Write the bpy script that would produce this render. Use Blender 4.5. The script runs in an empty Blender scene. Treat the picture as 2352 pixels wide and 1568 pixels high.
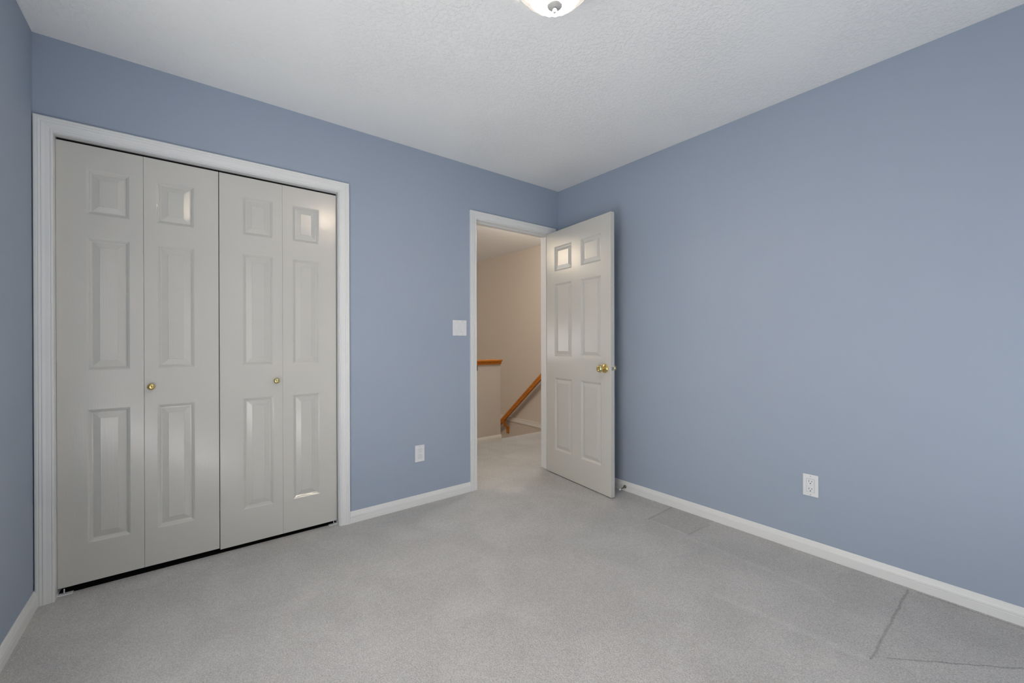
import bpy, bmesh, math, random
from mathutils import Vector, Matrix

S = bpy.context.scene
C = S.collection
random.seed(4)

# ------------------------------------------------------------------ camera
FPX, PITCH, YAW, ROLL = 953.73, -0.00168183, 0.66363826, -0.00251605
CAM = Vector((-2.58772, -2.64130, 1.12417))
fw = Vector((math.sin(YAW) * math.cos(PITCH), math.cos(YAW) * math.cos(PITCH), math.sin(PITCH)))
rt = Vector((math.cos(YAW), -math.sin(YAW), 0))
up = rt.cross(fw)
r2 = rt * math.cos(ROLL) + up * math.sin(ROLL)
u2 = -rt * math.sin(ROLL) + up * math.cos(ROLL)
cd = bpy.data.cameras.new('camera')
cam = bpy.data.objects.new('camera', cd)
C.objects.link(cam)
M = Matrix((r2, u2, -fw)).transposed().to_4x4()
M.translation = CAM
cam.matrix_world = M
cd.sensor_width = 36
cd.lens = FPX / 2352 * 36
cd.clip_start = 0.02
S.camera = cam

# ------------------------------------------------------------------ exposure, world, lights
S.view_settings.view_transform = 'Standard'
S.view_settings.look = 'None'
S.view_settings.gamma = 1
S.view_settings.exposure = 0.0
S.view_settings.use_curve_mapping = False
w = bpy.data.worlds.new('world')
S.world = w
w.use_nodes = True
w.node_tree.nodes['Background'].inputs[0].default_value = (0.75, 0.86, 1.0, 1)
w.node_tree.nodes['Background'].inputs[1].default_value = 0.8


def light(name, kind, loc, energy, color, direction=None, **kw):
    d = bpy.data.lights.new(name, kind)
    d.energy = energy
    d.color = color
    for k, v in kw.items():
        setattr(d, k, v)
    o = bpy.data.objects.new(name, d)
    o.location = loc
    if direction:
        o.rotation_euler = Vector(direction).to_track_quat('-Z', 'Z').to_euler()
    C.objects.link(o)
    return o


# daylight from the left window; the rear window and its light are added fill
# upward strips at the sills are added lamps that brighten the ceiling
DAY = (0.985, 0.98, 0.97)
light('sky_left_window', 'AREA', (-3.095, -1.86, 1.02), 9.5, DAY, (1, 0, 0), shape='RECTANGLE', size=1.42, size_y=1.58)
light('ceiling_fill_left', 'AREA', (-2.99, -1.86, 0.36), 23.0, DAY, (1, 0, 1.7), shape='RECTANGLE', size=1.42, size_y=0.24)
light('rear_fill', 'AREA', (-0.75, -3.192, 1.02), 3.2, DAY, (0, 1, 0), shape='RECTANGLE', size=0.70, size_y=1.58)
light('ceiling_fill_rear', 'AREA', (-0.75, -3.09, 0.36), 2.0, DAY, (-0.5, 1, 1.7), shape='RECTANGLE', size=0.60, size_y=0.24)
# the hall has its own warm ceiling lights
light('stair_light', 'POINT', (-1.53, 1.93, 2.31), 27.0, (1.0, 0.82, 0.61), shadow_soft_size=0.17)
light('landing_light', 'POINT', (0.40, 0.55, 2.24), 23.0, (1.0, 0.95, 0.88), shadow_soft_size=0.12)
# unseen lamp added to brighten the stair wall and hall ceiling
light('stairwell_fill', 'AREA', (-2.56, 3.55, 1.3), 29.0, (0.95, 0.97, 1.0), (1, 0, 0.9), shape='RECTANGLE', size=1.3, size_y=1.5)
BOWL = 600.0         # glow of the bedroom's ceiling bowl


# ------------------------------------------------------------------ materials
def mat(name, color, rough=0.5, metal=0.0, spec=0.5):
    m = bpy.data.materials.new(name)
    m.use_nodes = True
    b = m.node_tree.nodes['Principled BSDF']
    b.inputs['Base Color'].default_value = (*color, 1)
    b.inputs['Roughness'].default_value = rough
    b.inputs['Metallic'].default_value = metal
    b.inputs['Specular IOR Level'].default_value = spec
    return m


class NT:
    """small helper to write node graphs"""

    def __init__(s, m):
        s.t = m.node_tree
        s.n = s.t.nodes
        s.b = s.n['Principled BSDF']

    def node(s, kind, **kw):
        n = s.n.new(kind)
        for k, v in kw.items():
            setattr(n, k, v)
        return n

    def link(s, a, b):
        s.t.links.new(a, b)

    def coord(s, scale=(1, 1, 1)):
        tc = s.node('ShaderNodeTexCoord')
        mp = s.node('ShaderNodeMapping')
        mp.inputs['Scale'].default_value = scale
        s.link(tc.outputs['Object'], mp.inputs['Vector'])
        return mp.outputs[0]

    def noise(s, vec, scale, detail=3, rough=0.5, dist=0.0):
        n = s.node('ShaderNodeTexNoise')
        n.inputs['Scale'].default_value = scale
        n.inputs['Detail'].default_value = detail
        n.inputs['Roughness'].default_value = rough
        n.inputs['Distortion'].default_value = dist
        s.link(vec, n.inputs['Vector'])
        return n.outputs[0]

    def math(s, op, a, b=None, c=None, clamp=False):
        n = s.node('ShaderNodeMath', operation=op, use_clamp=clamp)
        for i, v in enumerate((a, b, c)):
            if v is None:
                continue
            if isinstance(v, (int, float)):
                n.inputs[i].default_value = v
            else:
                s.link(v, n.inputs[i])
        return n.outputs[0]

    def remap(s, v, a, b, c, d):
        n = s.node('ShaderNodeMapRange', interpolation_type='SMOOTHSTEP')
        s.link(v, n.inputs[0])
        for i, x in enumerate((a, b, c, d)):
            n.inputs[i + 1].default_value = x
        return n.outputs[0]

    def bump(s, h, strength, dist, normal=None):
        n = s.node('ShaderNodeBump')
        n.inputs['Strength'].default_value = strength
        n.inputs['Distance'].default_value = dist
        s.link(h, n.inputs['Height'])
        if normal:
            s.link(normal, n.inputs['Normal'])
        return n.outputs[0]

    def mixcol(s, fac, c1, c2):
        n = s.node('ShaderNodeMix', data_type='RGBA')
        s.link(fac, n.inputs['Factor'])
        for i, c in ((6, c1), (7, c2)):
            if isinstance(c, tuple):
                n.inputs[i].default_value = (*c, 1)
            else:
                s.link(c, n.inputs[i])
        return n.outputs[2]


def painted(name, color, rough, var=0.02, bump_scale=90, strength=0.06, spec=0.4):
    m = mat(name, color, rough, 0, spec)
    g = NT(m)
    v = g.coord()
    n = g.noise(v, bump_scale, 3)
    big = g.noise(v, 1.3, 2)
    c2 = tuple(x * (1 - var) for x in color)
    g.link(g.mixcol(big, color, c2), g.b.inputs['Base Color'])
    g.link(g.bump(n, strength, 0.002), g.b.inputs['Normal'])
    return m


WALL = painted('blue_wall_paint', (0.348, 0.408, 0.504), 0.62, 0.025, 120, 0.05, 0.3)
HALLW = painted('beige_wall_paint', (0.57, 0.50, 0.425), 0.65, 0.02, 120, 0.05, 0.3)
TRIM = painted('white_trim_paint', (0.775, 0.78, 0.775), 0.38, 0.01, 60, 0.03, 0.45)


def ceiling_mat():
    m = mat('textured_ceiling', (0.88, 0.88, 0.87), 0.85, 0, 0.2)
    g = NT(m)
    v = g.coord()
    a = g.noise(v, 62, 5, 0.62, 0.35)
    a = g.remap(a, 0.44, 0.64, 0, 1)
    a = g.math('MULTIPLY', a, g.remap(g.noise(v, 2.2, 2), 0.32, 0.68, 0.35, 1.0))
    b = g.noise(v, 130, 2, 0.5, 0.4)
    h = g.math('ADD', a, g.math('MULTIPLY', b, 0.35))
    g.link(g.bump(h, 0.48, 0.0036), g.b.inputs['Normal'])
    return m


CEIL = ceiling_mat()


def carpet_mat():
    m = mat('grey_carpet', (0.48, 0.475, 0.465), 0.95, 0, 0.05)
    g = NT(m)
    v = g.coord()
    tc = g.node('ShaderNodeTexCoord')
    sep = g.node('ShaderNodeSeparateXYZ')
    # wobble a little so the pressed lines are not ruled
    wob = g.noise(v, 14, 3)
    wv = g.math('MULTIPLY', g.math('SUBTRACT', wob, 0.5), 0.016)
    g.link(tc.outputs['Object'], sep.inputs[0])
    X = g.math('ADD', sep.outputs[0], wv)
    Y = g.math('ADD', sep.outputs[1], wv)

    def seg(p, q, wd):
        dx, dy = q[0] - p[0], q[1] - p[1]
        L2 = dx * dx + dy * dy
        ax = g.math('SUBTRACT', X, p[0])
        ay = g.math('SUBTRACT', Y, p[1])
        t = g.math('DIVIDE', g.math('ADD', g.math('MULTIPLY', ax, dx), g.math('MULTIPLY', ay, dy)), L2, clamp=True)
        ex = g.math('SUBTRACT', ax, g.math('MULTIPLY', t, dx))
        ey = g.math('SUBTRACT', ay, g.math('MULTIPLY', t, dy))
        d = g.math('SQRT', g.math('ADD', g.math('MULTIPLY', ex, ex), g.math('MULTIPLY', ey, ey)))
        return g.remap(d, 0, wd, 1, 0)

    marks = [((-0.04, -2.267), (-0.69, -2.268), 0.0085, 1.0), ((-0.64, -2.303), (-0.30, -2.64), 0.0065, 0.8),
             ((-0.02, -1.10), (-0.294, -1.113), 0.012, 0.7), ((-0.30, -1.13), (-0.311, -1.376), 0.014, -0.35),
             ((-0.311, -1.376), (-0.08, -1.388), 0.011, 0.5), ((-0.03, -2.3), (-0.032, -2.75), 0.008, 0.6),
             ((-0.70, -2.25), (-0.75, -1.75), 0.03, -0.25), ((-0.34, -1.40), (-0.36, -2.0), 0.03, -0.2)]
    groove = None
    for p, q, wd, k in marks:
        s_ = g.math('MULTIPLY', seg(p, q, wd), k)
        groove = s_ if groove is None else g.math('ADD', groove, s_)
    # pile leaning another way in patches by the right wall, and soft tread mottling everywhere
    pa = g.math('MULTIPLY', g.remap(Y, -2.285, -2.265, 1, 0), g.remap(g.math('ADD', X, Y), -2.97, -2.94, 0, 1))
    pb = g.math('MULTIPLY', g.math('MULTIPLY', g.remap(X, -0.315, -0.295, 0, 1), g.remap(Y, -1.385, -1.37, 0, 1)),
                g.remap(Y, -1.12, -1.10, 1, 0))
    strip = g.remap(X, -0.62, -0.30, 0, 1)
    mott = g.remap(g.noise(v, 3.6, 4, 0.6, 0.6), 0.35, 0.68, 0, 1)
    fine = g.remap(g.noise(v, 190, 3, 0.7), 0.30, 0.70, 0, 1)
    mid = g.remap(g.noise(v, 55, 3, 0.6, 0.5), 0.32, 0.68, 0, 1)
    val = g.math('ADD', g.math('MULTIPLY', mott, 0.10), g.math('MULTIPLY', fine, 0.40))
    val = g.math('ADD', val, g.math('MULTIPLY', mid, 0.10))
    val = g.math('SUBTRACT', val, g.math('MULTIPLY', groove, 0.30))
    val = g.math('SUBTRACT', val, g.math('MULTIPLY', pa, 0.05))
    val = g.math('SUBTRACT', val, g.math('MULTIPLY', pb, 0.075))
    val = g.math('SUBTRACT', val, g.math('MULTIPLY', strip, 0.05))
    val = g.math('ADD', val, 0.73)
    vm = g.node('ShaderNodeVectorMath', operation='SCALE')
    vm.inputs[0].default_value = (0.548, 0.545, 0.54)
    g.link(val, vm.inputs['Scale'])
    g.link(vm.outputs[0], g.b.inputs['Base Color'])
    h = g.math('SUBTRACT', g.math('ADD', g.math('MULTIPLY', fine, 0.6), g.math('MULTIPLY', mid, 0.5)), g.math('MULTIPLY', groove, 1.2))
    g.link(g.bump(h, 0.6, 0.006), g.b.inputs['Normal'])
    return m


CARPET = carpet_mat()


def door_mat(name, color, rough=0.215):
    m = mat(name, color, rough, 0, 0.5)
    g = NT(m)
    v = g.coord((1, 1, 0.10))
    d = g.noise(v, 9, 2)
    wv = g.node('ShaderNodeTexWave', wave_type='BANDS', bands_direction='X', wave_profile='SAW')
    wv.inputs['Scale'].default_value = 30
    wv.inputs['Distortion'].default_value = 9
    wv.inputs['Detail'].default_value = 2
    wv.inputs['Detail Scale'].default_value = 1.2
    g.link(v, wv.inputs['Vector'])
    f = g.noise(g.coord((1, 1, 0.05)), 260, 2)
    h = g.math('ADD', g.math('MULTIPLY', wv.outputs['Fac'], 0.5), g.math('MULTIPLY', f, 0.8))
    g.link(g.bump(h, 0.33, 0.0008), g.b.inputs['Normal'])
    return m


DOORW = door_mat('white_door_paint', (0.585, 0.576, 0.54))
BRASS = mat('polished_brass', (0.80, 0.58, 0.22), 0.16, 1.0)
BRASS2 = mat('lacquered_brass', (0.74, 0.62, 0.30), 0.14, 1.0)
STEEL = mat('dull_steel', (0.50, 0.49, 0.46), 0.35, 1.0)
NICKEL = mat('brushed_nickel', (0.60, 0.59, 0.57), 0.45, 0.35)
BRONZE = mat('dark_brass', (0.22, 0.19, 0.14), 0.28, 1.0)
DARK = mat('dark_metal', (0.06, 0.055, 0.05), 0.4, 0.8)
PLAST = mat('white_plastic', (0.78, 0.79, 0.80), 0.33)
PLAST2 = mat('white_plastic_insert', (0.72, 0.73, 0.74), 0.30)
SLOT = mat('dark_slot', (0.012, 0.012, 0.014), 0.6)
RUBBER = mat('white_rubber', (0.72, 0.71, 0.69), 0.6)
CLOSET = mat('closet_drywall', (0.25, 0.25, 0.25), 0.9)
GAP_SHADE = mat('closet_gap_shade', (0.03, 0.028, 0.026), 0.8)  # near-black colour puts the shade under the closet doors into the floor
for m_ in (PLAST, PLAST2, RUBBER, CLOSET, NICKEL, STEEL):
    g_ = NT(m_)
    g_.link(g_.bump(g_.noise(g_.coord(), 400, 2), 0.03, 0.0005), g_.b.inputs['Normal'])


def oak_mat():
    m = mat('golden_oak', (0.50, 0.17, 0.02), 0.33)
    g = NT(m)
    v = g.coord((30, 3, 30))
    n = g.noise(v, 3, 4, 0.6, 0.8)
    f = g.remap(n, 0.35, 0.7, 0, 1)
    g.link(g.mixcol(f, (0.56, 0.185, 0.010), (0.36, 0.092, 0.006)), g.b.inputs['Base Color'])
    g.link(g.bump(n, 0.08, 0.001), g.b.inputs['Normal'])
    return m


OAK = oak_mat()


def bowl_mat():
    m = mat('alabaster_glass', (0.85, 0.83, 0.79), 0.25)
    g = NT(m)
    # the bulbs sit over the middle, so the glass glows hardest there and fades to the rim
    tc = g.node('ShaderNodeTexCoord')
    sep = g.node('ShaderNodeSeparateXYZ')
    g.link(tc.outputs['Object'], sep.inputs[0])
    r = g.math('SQRT', g.math('ADD', g.math('MULTIPLY', sep.outputs[0], sep.outputs[0]), g.math('MULTIPLY', sep.outputs[1], sep.outputs[1])))
    glow = g.remap(r, 0.028, 0.090, 1.0, 0.0010)
    th = g.math('ARCTAN2', sep.outputs[1], sep.outputs[0])
    fl = g.math('COSINE', g.math('ADD', g.math('MULTIPLY', th, 22.0), g.math('MULTIPLY', r, 30.0)))
    glow = g.math('MULTIPLY', glow, g.math('ADD', g.math('MULTIPLY', fl, 0.16), 0.84))
    sw = g.noise(g.coord((1, 1, 1)), 16, 3, 0.5, 2.0)
    glow = g.math('MULTIPLY', glow, g.remap(sw, 0.3, 0.7, 0.8, 1.05))
    g.b.inputs['Emission Color'].default_value = (1.0, 0.83, 0.63, 1)
    g.link(g.math('MULTIPLY', glow, BOWL), g.b.inputs['Emission Strength'])
    return m


BOWLM = bowl_mat()


# ------------------------------------------------------------------ mesh helpers
def tag(o, label=None, cat=None, group=None, kind=None):
    for k, v in (('label', label), ('category', cat), ('group', group), ('kind', kind)):
        if v:
            o[k] = v
    return o


def obj(name, bm, m, parent=None, smooth=False, matrix=None):
    me = bpy.data.meshes.new(name)
    bmesh.ops.recalc_face_normals(bm, faces=bm.faces)
    bm.to_mesh(me)
    bm.free()
    me.materials.append(m)
    if smooth:
        for p in me.polygons:
            p.use_smooth = True
    o = bpy.data.objects.new(name, me)
    C.objects.link(o)
    if matrix is not None:
        o.matrix_world = matrix
    if parent:
        o.parent = parent
    return o


def empty(name, loc=(0, 0, 0), rz=0.0):
    o = bpy.data.objects.new(name, None)
    o.empty_display_size = 0.1
    o.location = loc
    o.rotation_euler = (0, 0, rz)
    C.objects.link(o)
    return o


def box(bm, x0, x1, y0, y1, z0, z1, bev=0.0):
    t = bmesh.new()
    bmesh.ops.create_cube(t, size=1)
    for v in t.verts:
        v.co = Vector((x0 + (v.co.x + .5) * (x1 - x0), y0 + (v.co.y + .5) * (y1 - y0), z0 + (v.co.z + .5) * (z1 - z0)))
    if bev:
        bmesh.ops.bevel(t, geom=t.edges[:], offset=bev, segments=2, affect='EDGES', profile=0.5)
    merge(bm, t)


def merge(bm, t, mtx=None):
    mp = {}
    for v in t.verts:
        mp[v] = bm.verts.new(mtx @ v.co if mtx else v.co)
    for f in t.faces:
        try:
            bm.faces.new([mp[v] for v in f.verts])
        except ValueError:
            pass
    t.free()


def boxes(*bs, bev=0.0):
    bm = bmesh.new()
    for b in bs:
        box(bm, *b, bev=bev)
    return bm


def lathe(prof, segs=32, wob=None):
    """prof: (r, h) pairs; spun round local Z"""
    bm = bmesh.new()
    rings = []
    for i, (r, h) in enumerate(prof):
        ring = []
        for k in range(segs):
            a = 2 * math.pi * k / segs
            rr = r + (wob(i, a) if wob else 0)
            ring.append(bm.verts.new((rr * math.cos(a), rr * math.sin(a), h)))
        rings.append(ring)
    for a, b in zip(rings, rings[1:]):
        for k in range(segs):
            bm.faces.new((a[k], a[(k + 1) % segs], b[(k + 1) % segs], b[k]))
    for ring in (rings[0], rings[-1]):
        bm.faces.new(ring)
    return bm


def ax(d):
    """matrix that turns local +Z to direction d"""
    return Vector(d).to_track_quat('Z', 'Y').to_matrix().to_4x4()


def spun(name, prof, m, parent, loc, d=(0, 0, 1), segs=32, wob=None):
    bm = lathe(prof, segs, wob)
    mt = ax(d)
    mt.translation = Vector(loc)
    bmesh.ops.transform(bm, matrix=mt, verts=bm.verts)
    return obj(name, bm, m, parent, smooth=True)


def casing(name, xl, xr, zh, m, y0=0.0, sgn=-1, parent=None):
    """mitred profiled casing round an opening (legs + head) standing on plane y0"""
    prof = [(0.0, 0.0), (0.0, 0.0065), (0.002, 0.0085), (0.0065, 0.009), (0.009, 0.0075), (0.011, 0.0088), (0.024, 0.0108),
            (0.030, 0.0130), (0.0335, 0.0138), (0.036, 0.0122), (0.038, 0.0135), (0.043, 0.0150), (0.0455, 0.0138),
            (0.0475, 0.0155), (0.0535, 0.0158), (0.057, 0.0140), (0.057, 0.0)]
    bm = bmesh.new()
    cols = []
    for o, t in prof:
        y = y0 + sgn * t
        cols.append([bm.verts.new(p) for p in ((xl - o, y, 0), (xl - o, y, zh + o), (xr + o, y, zh + o), (xr + o, y, 0))])
    for a, b in zip(cols, cols[1:]):
        for k in range(3):
            bm.faces.new((a[k], a[k + 1], b[k + 1], b[k]))
    bm.faces.new([c[0] for c in cols])
    bm.faces.new([c[3] for c in cols])
    return obj(name, bm, m, parent)


BASE = [(0.0, 0.0), (0.0, 0.0125), (0.033, 0.0125), (0.0345, 0.0108), (0.0355, 0.0108), (0.0375, 0.0128), (0.046, 0.0122),
        (0.053, 0.0098), (0.057, 0.0090), (0.058, 0.0078), (0.0625, 0.0068), (0.0635, 0.0056), (0.068, 0.0050), (0.0700, 0.0032), (0.0700, 0.0)]


def baseboard(name, p, q, n, m=None, prof=BASE):
    """profiled board from p to q (xy) that projects along n from the wall"""
    bm = bmesh.new()
    A, B = [], []
    for z, t in prof:
        A.append(bm.verts.new((p[0] + n[0] * t, p[1] + n[1] * t, z)))
        B.append(bm.verts.new((q[0] + n[0] * t, q[1] + n[1] * t, z)))
    for i in range(len(prof) - 1):
        bm.faces.new((A[i], A[i + 1], B[i + 1], B[i]))
    bm.faces.new(A)
    bm.faces.new(B)
    return tag(obj(name, bm, m or TRIM), kind='structure')


PAN = [(0.0, 0.0), (0.0025, 0.0008), (0.0065, 0.0036), (0.0085, 0.0042), (0.0105, 0.0066), (0.0150, 0.0097), (0.0185, 0.0100),
       (0.0425, 0.0036), (0.0432, 0.0024)]


def panel_face(bm, x0, x1, z0, z1, panels, y, into):
    """a face with moulded, raised panels let into it; local X across, Z up; 'into' is +1/-1: the way the recess goes along Y"""
    xs = sorted({x0, x1} | {p[0] for p in panels} | {p[1] for p in panels})
    zs = sorted({z0, z1} | {p[2] for p in panels} | {p[3] for p in panels})
    vs = {}

    def V(x, z, d=0.0):
        k = (round(x, 5), round(z, 5), round(d, 5))
        if k not in vs:
            vs[k] = bm.verts.new((x, y + into * d, z))
        return vs[k]
    for i in range(len(xs) - 1):
        for j in range(len(zs) - 1):
            a, b, c, d = xs[i], xs[i + 1], zs[j], zs[j + 1]
            if (a, b, c, d) in panels:
                prev = None
                for o, dp in PAN:
                    ring = [V(a + o, c + o, dp), V(b - o, c + o, dp), V(b - o, d - o, dp), V(a + o, d - o, dp)]
                    if prev:
                        for k in range(4):
                            bm.faces.new((prev[k], prev[(k + 1) % 4], ring[(k + 1) % 4], ring[k]))
                    prev = ring
                bm.faces.new(prev)
            else:
                bm.faces.new((V(a, c), V(b, c), V(b, d), V(a, d)))


def panel_leaf(name, W, z0, z1, T, panels, m, parent, both=False, matrix=None, e=0.0009):
    """one door leaf: local X 0..W, Y 0 (front) .. T (back)"""
    bm = bmesh.new()
    panel_face(bm, e, W - e, z0 + e, z1 - e, panels, 0.0, 1)
    panel_face(bm, e, W - e, z0 + e, z1 - e, panels if both else [], T, -1)

    def rect(i, y):
        return [bm.verts.new(p) for p in ((i, y, z0 + i), (W - i, y, z0 + i), (W - i, y, z1 - i), (i, y, z1 - i))]
    rs = [rect(e, 0), rect(0, e), rect(0, T - e), rect(e, T)]
    for a, b in zip(rs, rs[1:]):
        for k in range(4):
            bm.faces.new((a[k], a[(k + 1) % 4], b[(k + 1) % 4], b[k]))
    bmesh.ops.remove_doubles(bm, verts=bm.verts, dist=0.00005)
    return obj(name, bm, m, parent, matrix=matrix)


# ------------------------------------------------------------------ room shell
H = 2.44
XL, YF = -3.1034, -3.20              # left wall, wall behind the camera
T = 0.115                            # wall thickness
CL, CR, CH = -3.043, -1.862, 2.030   # closet opening
DL, DR, DH = -0.861, -0.102, 2.041   # doorway to the hall
HX, HY = 1.25, 4.3                   # stair wall, far hall wall
HL = -2.60                           # hall's left end
NO = 1.20                            # nosing of the top stair
LOW = -1.14

bm = boxes((XL - 0.1, -0.0, YF - 0.1, 0.0, -0.12, 0.0), (XL - 0.1, HX + 0.1, 0.0, 0.052, -0.12, 0.0),
           (CR + 0.22, HX + 0.1, 0.052, 0.85, -0.12, 0.0), (XL - 0.1, HX + 0.1, 0.85, NO, -0.12, 0.0))
for i in range(5):
    z = -0.19 * (i + 1)
    box(bm, 0.20, HX, NO + 0.235 * i - 0.0, NO + 0.235 * (i + 1), z - 0.19 - 0.1, z)
box(bm, HL, HX, NO, HY, LOW - 0.1, LOW)
tag(obj('floor', bm, CARPET), kind='structure', label='grey cut-pile carpet running through the bedroom, doorway and hall')

tag(obj('ceiling', boxes((XL - 0.1, 0.1, YF - 0.1, 0.0, H, H + 0.1)), CEIL), kind='structure', label='white textured bedroom ceiling')
tag(obj('ceiling_hall', boxes((HL - 0.1, HX + 0.1, T, HY + 0.1, H, H + 0.1)), CEIL), kind='structure', label='white hall ceiling seen through the doorway')

G = 0.016                            # jamb boards
bm = boxes((XL - 0.1, CR + G, 0, T, CH + G, H + 0.1), (CR + G, DL - G, 0, T, 0, H + 0.1),
           (DL - G, DR + G, 0, T, DH + G, H + 0.1), (DR + G, HX + 0.1, 0, T, 0, H + 0.1))
wb = obj('wall_back', bm, WALL)
tag(wb, kind='structure', label='blue wall with the closet and the hall doorway')
wb.data.materials.append(HALLW)
for p in wb.data.polygons:
    if p.normal.y > 0.9:
        p.material_index = 1
tag(obj('wall_right', boxes((0, 0.1, YF - 0.1, 0, 0, H + 0.1)), WALL), kind='structure', label='long blank blue wall on the right with one outlet')
WY0, WY1, WZ0, WZ1 = -2.62, -1.10, 0.18, 1.86
bm = boxes((XL - 0.1, XL, YF - 0.1, WY0, 0, H + 0.1), (XL - 0.1, XL, WY1, 0.85, 0, H + 0.1),
           (XL - 0.1, XL, WY0, WY1, 0, WZ0), (XL - 0.1, XL, WY0, WY1, WZ1, H + 0.1))
tag(obj('wall_left', bm, WALL), kind='structure', label='blue wall at the left edge beside the closet')
FX0, FX1 = -1.15, -0.35
bm = boxes((XL, FX0, YF - 0.1, YF, 0, H + 0.1), (FX1, 0, YF - 0.1, YF, 0, H + 0.1),
           (FX0, FX1, YF - 0.1, YF, 0, WZ0), (FX0, FX1, YF - 0.1, YF, WZ1, H + 0.1))
tag(obj('wall_front', bm, WALL), kind='structure')
# closet interior
tag(obj('floor_closet', boxes((XL - 0.1, CR + 0.22, 0.052, 0.85, -0.12, -0.02)), GAP_SHADE), kind='structure')
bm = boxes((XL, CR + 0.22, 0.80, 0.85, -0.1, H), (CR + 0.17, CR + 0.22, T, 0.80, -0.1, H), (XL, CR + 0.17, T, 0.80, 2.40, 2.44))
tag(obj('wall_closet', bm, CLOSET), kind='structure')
# hall
tag(obj('wall_hall', boxes((HX, HX + 0.1, T, HY, LOW, H)), HALLW), kind='structure', label='beige wall beside the stairs')
tag(obj('wall_stairwell', boxes((HL, HX, HY, HY + 0.1, LOW, H)), HALLW), kind='structure')
tag(obj('wall_hall_left', boxes((HL - 0.1, HL, 0.85, HY, LOW, H)), HALLW), kind='structure')
KX, KY = 0.197, 1.135
tag(obj('wall_half', boxes((HL, KX, KY, KY + 0.11, LOW, 0.862), bev=0.0), HALLW), kind='structure', label='beige half wall guarding the stairs beyond the doorway')

# windows: one beside the camera, one added behind it for fill light
GLASS = mat('window_glass', (0.9, 0.95, 1.0), 0.02)
GLASS.node_tree.nodes['Principled BSDF'].inputs['Alpha'].default_value = 0.10


def window(name, along, c, a0, a1, z0, z1):
    def bb(u0, u1, d0, d1, zz0, zz1):
        return (c + d0, c + d1, u0, u1, zz0, zz1) if along == 'y' else (u0, u1, c + d0, c + d1, zz0, zz1)
    f = 0.05
    w_ = tag(obj(name, boxes(bb(a0, a0 + f, -0.08, -0.03, z0, z1), bb(a1 - f, a1, -0.08, -0.03, z0, z1),
                             bb(a0 + f, a1 - f, -0.08, -0.03, z0, z0 + f), bb(a0 + f, a1 - f, -0.08, -0.03, z1 - f, z1),
                             bb((a0 + a1) / 2 - .02, (a0 + a1) / 2 + .02, -0.08, -0.03, z0 + f, z1 - f)), TRIM), kind='structure')
    obj('pane', boxes(bb(a0 + f, (a0 + a1) / 2 - .02, -0.058, -0.052, z0 + f, z1 - f), bb((a0 + a1) / 2 + .02, a1 - f, -0.058, -0.052, z0 + f, z1 - f)), GLASS, w_)


window('window_1', 'y', XL, WY0, WY1, WZ0, WZ1)
window('window_2_added', 'x', YF, FX0, FX1, WZ0, WZ1)

# ------------------------------------------------------------------ trim
R = 0.004
t1 = tag(casing('trim_1', CL - R + 0.004, CR + R, CH + R, TRIM), kind='structure', label='white moulded casing round the closet opening')
obj('jamb', boxes((CL - G, CL, 0.0, T, 0, CH), (CR, CR + G, 0.0, T, 0, CH), (CL - G, CR + G, 0.0, T, CH, CH + G)), TRIM, t1)
obj('track', boxes((CL + 0.002, CR - 0.002, 0.045, 0.070, CH - 0.004, CH)), DARK, t1)
t2 = tag(casing('trim_2', DL - R, DR + R, DH + R, TRIM), kind='structure', label='white moulded casing and jamb round the hall doorway')
obj('jamb', boxes((DL - G, DL, 0.0, T + .002, 0, DH), (DR, DR + G, 0.0, T + .002, 0, DH), (DL - G, DR + G, 0.0, T + .002, DH, DH + G)), TRIM, t2)
obj('stop_moulding', boxes((DL, DL + 0.010, 0.040, 0.072, 0, DH), (DR - 0.010, DR, 0.040, 0.072, 0, DH), (DL + .010, DR - .010, 0.040, 0.072, DH - 0.010, DH)), TRIM, t2)
casing('hall_casing', DL - R, DR + R, DH + R, TRIM, y0=T, sgn=1, parent=t2)
sp = obj('strike_plate', boxes((DL - 0.0005, DL + 0.0012, -0.0015, 0.030, 0.893, 0.945), (DL - 0.001, DL + 0.0045, -0.0035, -0.0015, 0.899, 0.938)), DARK, t2)
sp['label'] = 'dark metal strike plate'

baseboard('baseboard_back', (CR + R + 0.0575, 0), (DL - R - 0.0575, 0), (0, -1))
baseboard('baseboard_right', (0, 0), (0, YF), (-1, 0))
baseboard('baseboard_left', (XL, 0), (XL, YF), (1, 0))
baseboard('baseboard_front', (XL, YF), (0, YF), (0, 1))
HTRIM = painted('cream_hall_trim', (0.70, 0.66, 0.60), 0.4, 0.01, 60, 0.03)
baseboard('baseboard_hall', (HL, KY), (KX + 0.006, KY), (0, -1), HTRIM)
bm = boxes((HX - 0.012, HX, 0.2, HY, -0.080, -0.024), (HX - 0.016, HX, 0.2, HY, -0.024, -0.018))
tag(obj('trim_3', bm, HTRIM), kind='structure', label='beige band of trim along the stair wall below the handrail')

# oak cap on the half wall
bm = boxes((HL, KX + 0.016, KY - 0.024, KY + 0.138, 0.893, 0.913), bev=0.004)
prof = [(0.0, 0.862), (0.010, 0.862), (0.011, 0.868), (0.011, 0.876), (0.013, 0.884), (0.015, 0.893), (0.0, 0.893)]
A = [bm.verts.new((HL, KY - t, z)) for t, z in prof]
B = [bm.verts.new((KX + t * 0.6, KY - t, z)) for t, z in prof]
Cc = [bm.verts.new((KX + t * 0.6, KY + 0.11 + t, z)) for t, z in prof]
for P, Q in ((A, B), (B, Cc)):
    for i in range(len(prof) - 1):
        bm.faces.new((P[i], P[i + 1], Q[i + 1], Q[i]))
tag(obj('trim_4', bm, OAK), kind='structure', label='golden oak cap on top of the half wall by the stairs')

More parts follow.
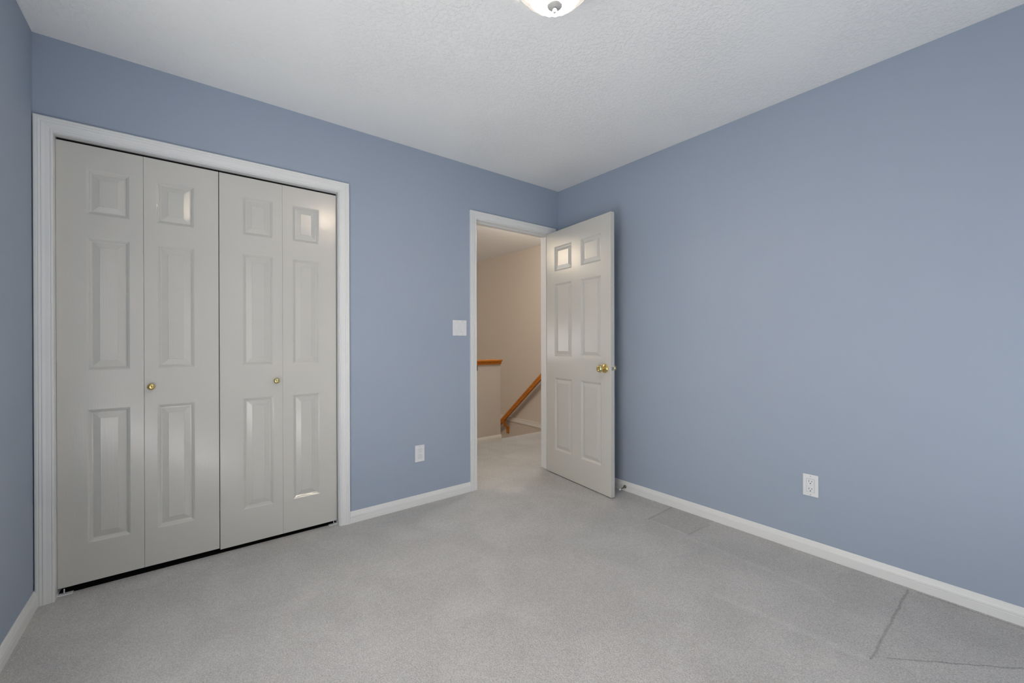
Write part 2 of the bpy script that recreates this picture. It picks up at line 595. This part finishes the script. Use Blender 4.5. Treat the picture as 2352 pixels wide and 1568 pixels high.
# ------------------------------------------------------------------ panel doors
ROWS = [(0.209, 0.815), (0.994, 1.601), (1.705, 1.912)]
# folding closet doors: two pairs of leaves; seams measured along the opening
FY = 0.035
KNOB = [(0.0, 0.0), (0.0125, 0.0), (0.0130, 0.002), (0.0095, 0.004), (0.0060, 0.007), (0.0060, 0.011), (0.0095, 0.014),
        (0.0135, 0.018), (0.0155, 0.022), (0.0150, 0.026), (0.0120, 0.0295), (0.0070, 0.0315), (0.0040, 0.0320), (0.0, 0.0322)]


def bifold(name, leaves, z0, kx, kz, label, brass):
    d = tag(empty(name, (leaves[0][0], FY, z0)), label, 'closet door', 'folding closet doors', 'structure')
    for x0, x1, p0, p1 in leaves:
        mt = Matrix.Translation((x0, FY, 0))
        o = panel_leaf('leaf', x1 - x0, z0, 2.018, 0.030, [(p0 - x0, p1 - x0, a, b) for a, b in ROWS], DOORW, None, matrix=mt)
        o.parent = d
        o.matrix_parent_inverse = Matrix.Translation(d.location).inverted()
    k = spun('knob', KNOB, brass, None, (kx, FY, kz), (0, -1, 0))
    k.parent = d
    k.matrix_parent_inverse = Matrix.Translation(d.location).inverted()
    k['label'] = 'small round brass knob'
    return d


bifold('door_1', [(-3.0425, -2.7532, -2.948, -2.802), (-2.7524, -2.4566, -2.705, -2.558)], 0.033, -2.7265, 0.906,
       'left folding closet door, two white panelled leaves beside the left wall', BRASS)
bifold('door_2', [(-2.4536, -2.1588, -2.350, -2.205), (-2.1583, -1.8655, -2.106, -1.963)], 0.025, -2.1925, 0.902,
       'right folding closet door, two white panelled leaves nearer the light switch', BRASS2)

# floor pivots of the closet doors
for x, s, lab in ((CL, 1, 'white pivot bracket on the carpet under the left folding closet door'),
                  (CR, -1, 'white pivot bracket on the carpet under the right folding closet door')):
    e = tag(empty('pivot_bracket', (x, 0.034, 0)), lab, 'door bracket', 'closet door pivot brackets')
    b = obj('bracket', boxes((min(0, s * 0.048), max(0, s * 0.048), 0.0, 0.022, 0.0, 0.003),
                             (min(0, s * 0.0015), max(0, s * 0.0015), 0.0, 0.022, 0.003, 0.010)), PLAST, e)
    spun('pin', [(0.0, 0.004), (0.0022, 0.004), (0.0022, 0.0245), (0.0, 0.0245)], PLAST, e, (s * 0.020, 0.010, 0), segs=12)

# bedroom door, open into the room with its hall face towards the camera
ang = 0.10776
HXY = Vector((-0.1383, 0.0026))
WD = 0.760
d1 = tag(empty('door_3', (HXY.x, HXY.y, 0.006), math.atan2(-math.cos(ang), -math.sin(ang))),
         'open white six-panel bedroom door with a brass knob, standing by the right wall', 'door', None, 'structure')
# local X runs from hinge to free edge, local Y towards the right wall (Y = rot90(X) = +x side)
PC = [(0.110, 0.331), (0.440, 0.661)]
panel_leaf('leaf', WD, 0.0, 2.034, 0.035, [(a, b, c - 0.006, d - 0.006) for a, b in PC for c, d in ROWS], DOORW, d1, both=True)
ROS = [(0.0, 0.0), (0.0325, 0.0), (0.0335, 0.002), (0.0310, 0.0065), (0.0240, 0.0100), (0.0160, 0.0125), (0.0125, 0.0160), (0.0, 0.0160)]
DKN = [(0.0, 0.012), (0.0120, 0.012), (0.0115, 0.026), (0.0130, 0.032), (0.0200, 0.037), (0.0262, 0.044), (0.0275, 0.051),
       (0.0262, 0.058), (0.0220, 0.0635), (0.0150, 0.0670), (0.0120, 0.0675), (0.0105, 0.0655), (0.0, 0.0655)]
kz = 0.917
r_ = spun('rosette', ROS, BRASS, d1, (0.700, 0, kz), (0, -1, 0), 40)
spun('knob', DKN, BRASS2, d1, (0.700, 0, kz), (0, -1, 0), 40)
spun('lock_button', [(0.0, 0.064), (0.0045, 0.064), (0.0045, 0.069), (0.003, 0.0705), (0.0, 0.0706)], BRASS, d1, (0.700, 0, kz), (0, -1, 0), 16)
spun('rosette', ROS, BRASS, d1, (0.700, 0.035, kz), (0, 1, 0), 40)
spun('knob', [(r * 0.86, h) for r, h in DKN], BRASS2, d1, (0.700, 0.035, kz), (0, 1, 0), 40)
spun('latch', [(0.0, 0.0), (0.0125, 0.0), (0.0125, 0.0015), (0.0105, 0.0022), (0.0095, 0.0010), (0.0, 0.0010)], STEEL, d1, (WD, 0.0175, kz), (1, 0, 0), 24)
spun('latch_bolt', [(0.0, 0.0), (0.0070, 0.0), (0.0068, 0.0035), (0.0050, 0.0050), (0.0, 0.0052)], STEEL, d1, (WD, 0.0175, kz), (1, 0, 0), 20)
for hz in (0.20, 1.02, 1.83):
    spun('hinge', [(0.0, -0.04), (0.0055, -0.04), (0.0055, 0.04), (0.0, 0.04)], BRASS, d1, (0.002, 0.0415, hz), segs=12)

# ------------------------------------------------------------------ switch and outlets


def rounded_plate(W, Hh, t, bev=0.0025):
    return boxes((-W / 2, W / 2, -t, 0, -Hh / 2, Hh / 2), bev=bev)


def screw(parent, x, z, y):
    b = lathe([(0.0, 0.0), (0.0030, 0.0), (0.0028, 0.0008), (0.0, 0.0010)], 14)
    bmesh.ops.transform(b, matrix=Matrix.Translation((x, y, z)) @ ax((0, -1, 0)), verts=b.verts)
    return obj('screw', b, STEEL, parent)


# local frame of each: front faces -Y, origin on the wall
sw = tag(empty('light_switch', (-1.0118, 0, 1.2195)), 'white double rocker light switch on the blue wall beside the doorway', 'light switch')
obj('wall_plate', rounded_plate(0.116, 0.114, 0.0055), PLAST, sw)
for cx in (-0.0225, 0.0225):
    obj('rocker_frame', boxes((cx - 0.0168, cx + 0.0168, -0.0062, -0.0050, -0.0337, 0.0337)), PLAST2, sw)
    b = bmesh.new()
    x0, x1 = cx - 0.0148, cx + 0.0148
    pts = [(-0.0062, 0.0315), (-0.0070, 0.0315), (-0.0068, 0.0), (-0.0115, -0.0315), (-0.0062, -0.0315)]
    A = [b.verts.new((x0, y, z)) for y, z in pts]
    B = [b.verts.new((x1, y, z)) for y, z in pts]
    for i in range(5):
        b.faces.new((A[i], A[(i + 1) % 5], B[(i + 1) % 5], B[i]))
    b.faces.new(A)
    b.faces.new(B)
    obj('rocker', b, PLAST, sw)
    for z in (-0.0485, 0.0485):
        screw(sw, cx, z, -0.0054)

ol = tag(empty('power_outlet', (-1.3312, 0, 0.3525)), 'white outlet with both sockets covered, low on the wall between closet and doorway', 'outlet', 'wall outlets')
obj('wall_plate', rounded_plate(0.070, 0.114, 0.0055), PLAST, ol)
for z in (-0.020, 0.020):
    b = lathe([(0.0, 0.0), (0.0168, 0.0), (0.0168, 0.0030), (0.0150, 0.0046), (0.0, 0.0052)], 32)
    for v in b.verts:
        v.co.y = max(-0.0142, min(0.0142, v.co.y))
    mt = Matrix.Translation((0, -0.0055, z)) @ ax((0, -1, 0))
    bmesh.ops.transform(b, matrix=mt, verts=b.verts)
    o = obj('socket_cover', b, PLAST2, ol)
screw(ol, 0, 0.048, -0.0054)

orr = tag(empty('power_outlet', (0, -1.8868, 0.3585), math.radians(-90)), 'white rectangular outlet with two open sockets, low on the long right wall', 'outlet', 'wall outlets')
obj('wall_plate', rounded_plate(0.070, 0.114, 0.0055), PLAST, orr)
rec = obj('receptacle', boxes((-0.0170, 0.0170, -0.0074, -0.0050, -0.0345, 0.0345), bev=0.0006), PLAST, orr)
b = boxes((-0.0180, -0.0170, -0.0058, -0.005, -0.0355, 0.0355), (0.0170, 0.0180, -0.0058, -0.005, -0.0355, 0.0355),
          (-0.0180, 0.0180, -0.0058, -0.005, 0.0345, 0.0355), (-0.0180, 0.0180, -0.0058, -0.005, -0.0355, -0.0345))
obj('seam', b, mat('grey_seam', (0.30, 0.31, 0.33), 0.6), orr)
for z in (-0.0195, 0.0195):
    obj('slot', boxes((-0.0074, -0.0052, -0.0077, -0.0070, z - 0.0010, z + 0.0072)), SLOT, rec)
    obj('slot', boxes((0.0052, 0.0074, -0.0077, -0.0070, z - 0.0002, z + 0.0064)), SLOT, rec)
    b = lathe([(0.0, 0.0), (0.0026, 0.0), (0.0026, 0.0006), (0.0, 0.0006)], 14)
    bmesh.ops.transform(b, matrix=Matrix.Translation((0, -0.0071, z - 0.0082)) @ ax((0, -1, 0)), verts=b.verts)
    obj('ground_hole', b, SLOT, rec)
for z in (-0.0485, 0.0485):
    screw(orr, 0, z, -0.0054)

# ------------------------------------------------------------------ door stop on the right baseboard
ds = tag(empty('door_stop', (-0.0125, -0.716, 0.032)), 'small metal door stop with white tip on the baseboard behind the open door', 'door stop')
D = Vector((-1, -0.02, -0.10)).normalized()
spun('base', [(0.0, 0.0), (0.0125, 0.0), (0.0125, 0.002), (0.0105, 0.005), (0.0070, 0.013), (0.0045, 0.022), (0.0, 0.022)], BRONZE, ds, (0, 0, 0), D, 24)
spun('rod', [(0.0, 0.020), (0.0042, 0.020), (0.0038, 0.058), (0.0, 0.058)], BRONZE, ds, (0, 0, 0), D, 16)
spun('rubber_tip', [(0.0, 0.055), (0.0066, 0.055), (0.0072, 0.060), (0.0072, 0.068), (0.0055, 0.072), (0.0, 0.073)], RUBBER, ds, (0, 0, 0), D, 20)

# ------------------------------------------------------------------ ceiling light
lx, ly = -1.579, -1.597
cl = tag(empty('ceiling_light', (lx, ly, H)), 'flush ceiling light with a fluted white glass bowl and a nickel finial', 'ceiling light')
BP = [(0.020, -0.152), (0.040, -0.149), (0.062, -0.140), (0.083, -0.127), (0.104, -0.110), (0.124, -0.088), (0.138, -0.068), (0.148, -0.050), (0.153, -0.040),
      (0.149, -0.038), (0.142, -0.050), (0.104, -0.104), (0.020, -0.146)]


def flute(i, a):
    k = [0, .0003, .0009, .0015, .0021, .0027, .0032, .0038, .0044, .0044, .0032, .0020, 0][i]
    return k * math.cos(22 * a + 0.55 * i)


spun('glass_bowl', BP, BOWLM, cl, (0, 0, 0), segs=176, wob=flute)
spun('ceiling_pan', [(0.0, 0.0), (0.150, 0.0), (0.150, -0.030), (0.144, -0.042), (0.0, -0.042)], NICKEL, cl, (0, 0, 0), segs=48)  # unseen pan, widened to the bowl rim to keep light off the ceiling
spun('stem', [(0.0, -0.02), (0.005, -0.02), (0.005, -0.156), (0.0, -0.156)], NICKEL, cl, (0, 0, 0), segs=16)
spun('finial_plate', [(0.0, -0.150), (0.0260, -0.150), (0.0272, -0.153), (0.0250, -0.156), (0.010, -0.160), (0.0, -0.160)], NICKEL, cl, (0, 0, 0), segs=40)
spun('finial', [(0.0, -0.159), (0.0050, -0.160), (0.0045, -0.163), (0.0068, -0.167), (0.0074, -0.172), (0.0060, -0.177), (0.003, -0.1795), (0.0, -0.180)], NICKEL, cl, (0, 0, 0), segs=24)

# ------------------------------------------------------------------ handrail on the stair wall
hr = tag(empty('handrail', (1.17, 1.2, 0.90)), 'golden oak handrail sloping down the beige stair wall', 'handrail')
SL = math.atan(0.82)


def rail_pt(y):
    return Vector((1.170, y, 0.640 - 0.82 * (y - 1.528)))


prof = [(-0.020, -0.030), (0.020, -0.030), (0.020, -0.012), (0.024, -0.004), (0.026, 0.010), (0.022, 0.024), (0.010, 0.031), (-0.010, 0.031),
        (-0.022, 0.024), (-0.026, 0.010), (-0.024, -0.004), (-0.020, -0.012)]
b = bmesh.new()
P0, P1 = rail_pt(0.95), rail_pt(2.62)
dn = (P1 - P0).normalized()
sx = Vector((1, 0, 0))
sz = sx.cross(dn)
if sz.z < 0:
    sz = -sz
A = [b.verts.new(P0 + sx * x + sz * z - Vector(hr.location)) for x, z in prof]
B = [b.verts.new(P1 + sx * x + sz * z - Vector(hr.location)) for x, z in prof]
for i in range(len(prof)):
    j = (i + 1) % len(prof)
    b.faces.new((A[i], A[j], B[j], B[i]))
b.faces.new(A)
b.faces.new(B)
obj('rail', b, OAK, hr)
for y in (1.12, 2.36):
    p = rail_pt(y) + Vector((0, 0, -0.026))
    q = [Vector((p.x, y, p.z + 0.01)), Vector((p.x, y, p.z - 0.040)), Vector((p.x + 0.006, y, p.z - 0.066)), Vector((p.x + 0.022, y, p.z - 0.090)),
         Vector((p.x + 0.044, y, p.z - 0.112)), Vector((p.x + 0.062, y, p.z - 0.140)), Vector((p.x + 0.066, y, p.z - 0.165))]
    b = bmesh.new()
    rings = []
    for i, c in enumerate(q):
        tn = (q[min(i + 1, len(q) - 1)] - q[max(i - 1, 0)]).normalized()
        nn = Vector((0, 1, 0)).cross(tn).normalized()
        hw = 0.014
        rings.append([b.verts.new(c + nn * a * hw + Vector((0, bb_ * 0.017, 0)) - Vector(hr.location)) for a, bb_ in ((-1, -1), (1, -1), (1, 1), (-1, 1))])
    for r0, r1 in zip(rings, rings[1:]):
        for k in range(4):
            b.faces.new((r0[k], r0[(k + 1) % 4], r1[(k + 1) % 4], r1[k]))
    b.faces.new(rings[0])
    b.faces.new(rings[-1])
    box(b, p.x + 0.048 - 1.17, 0.0795, y - 0.018 - hr.location.y, y + 0.018 - hr.location.y, p.z - 0.205 - hr.location.z, p.z - 0.105 - hr.location.z, bev=0.004)
    obj('bracket', b, OAK, hr)
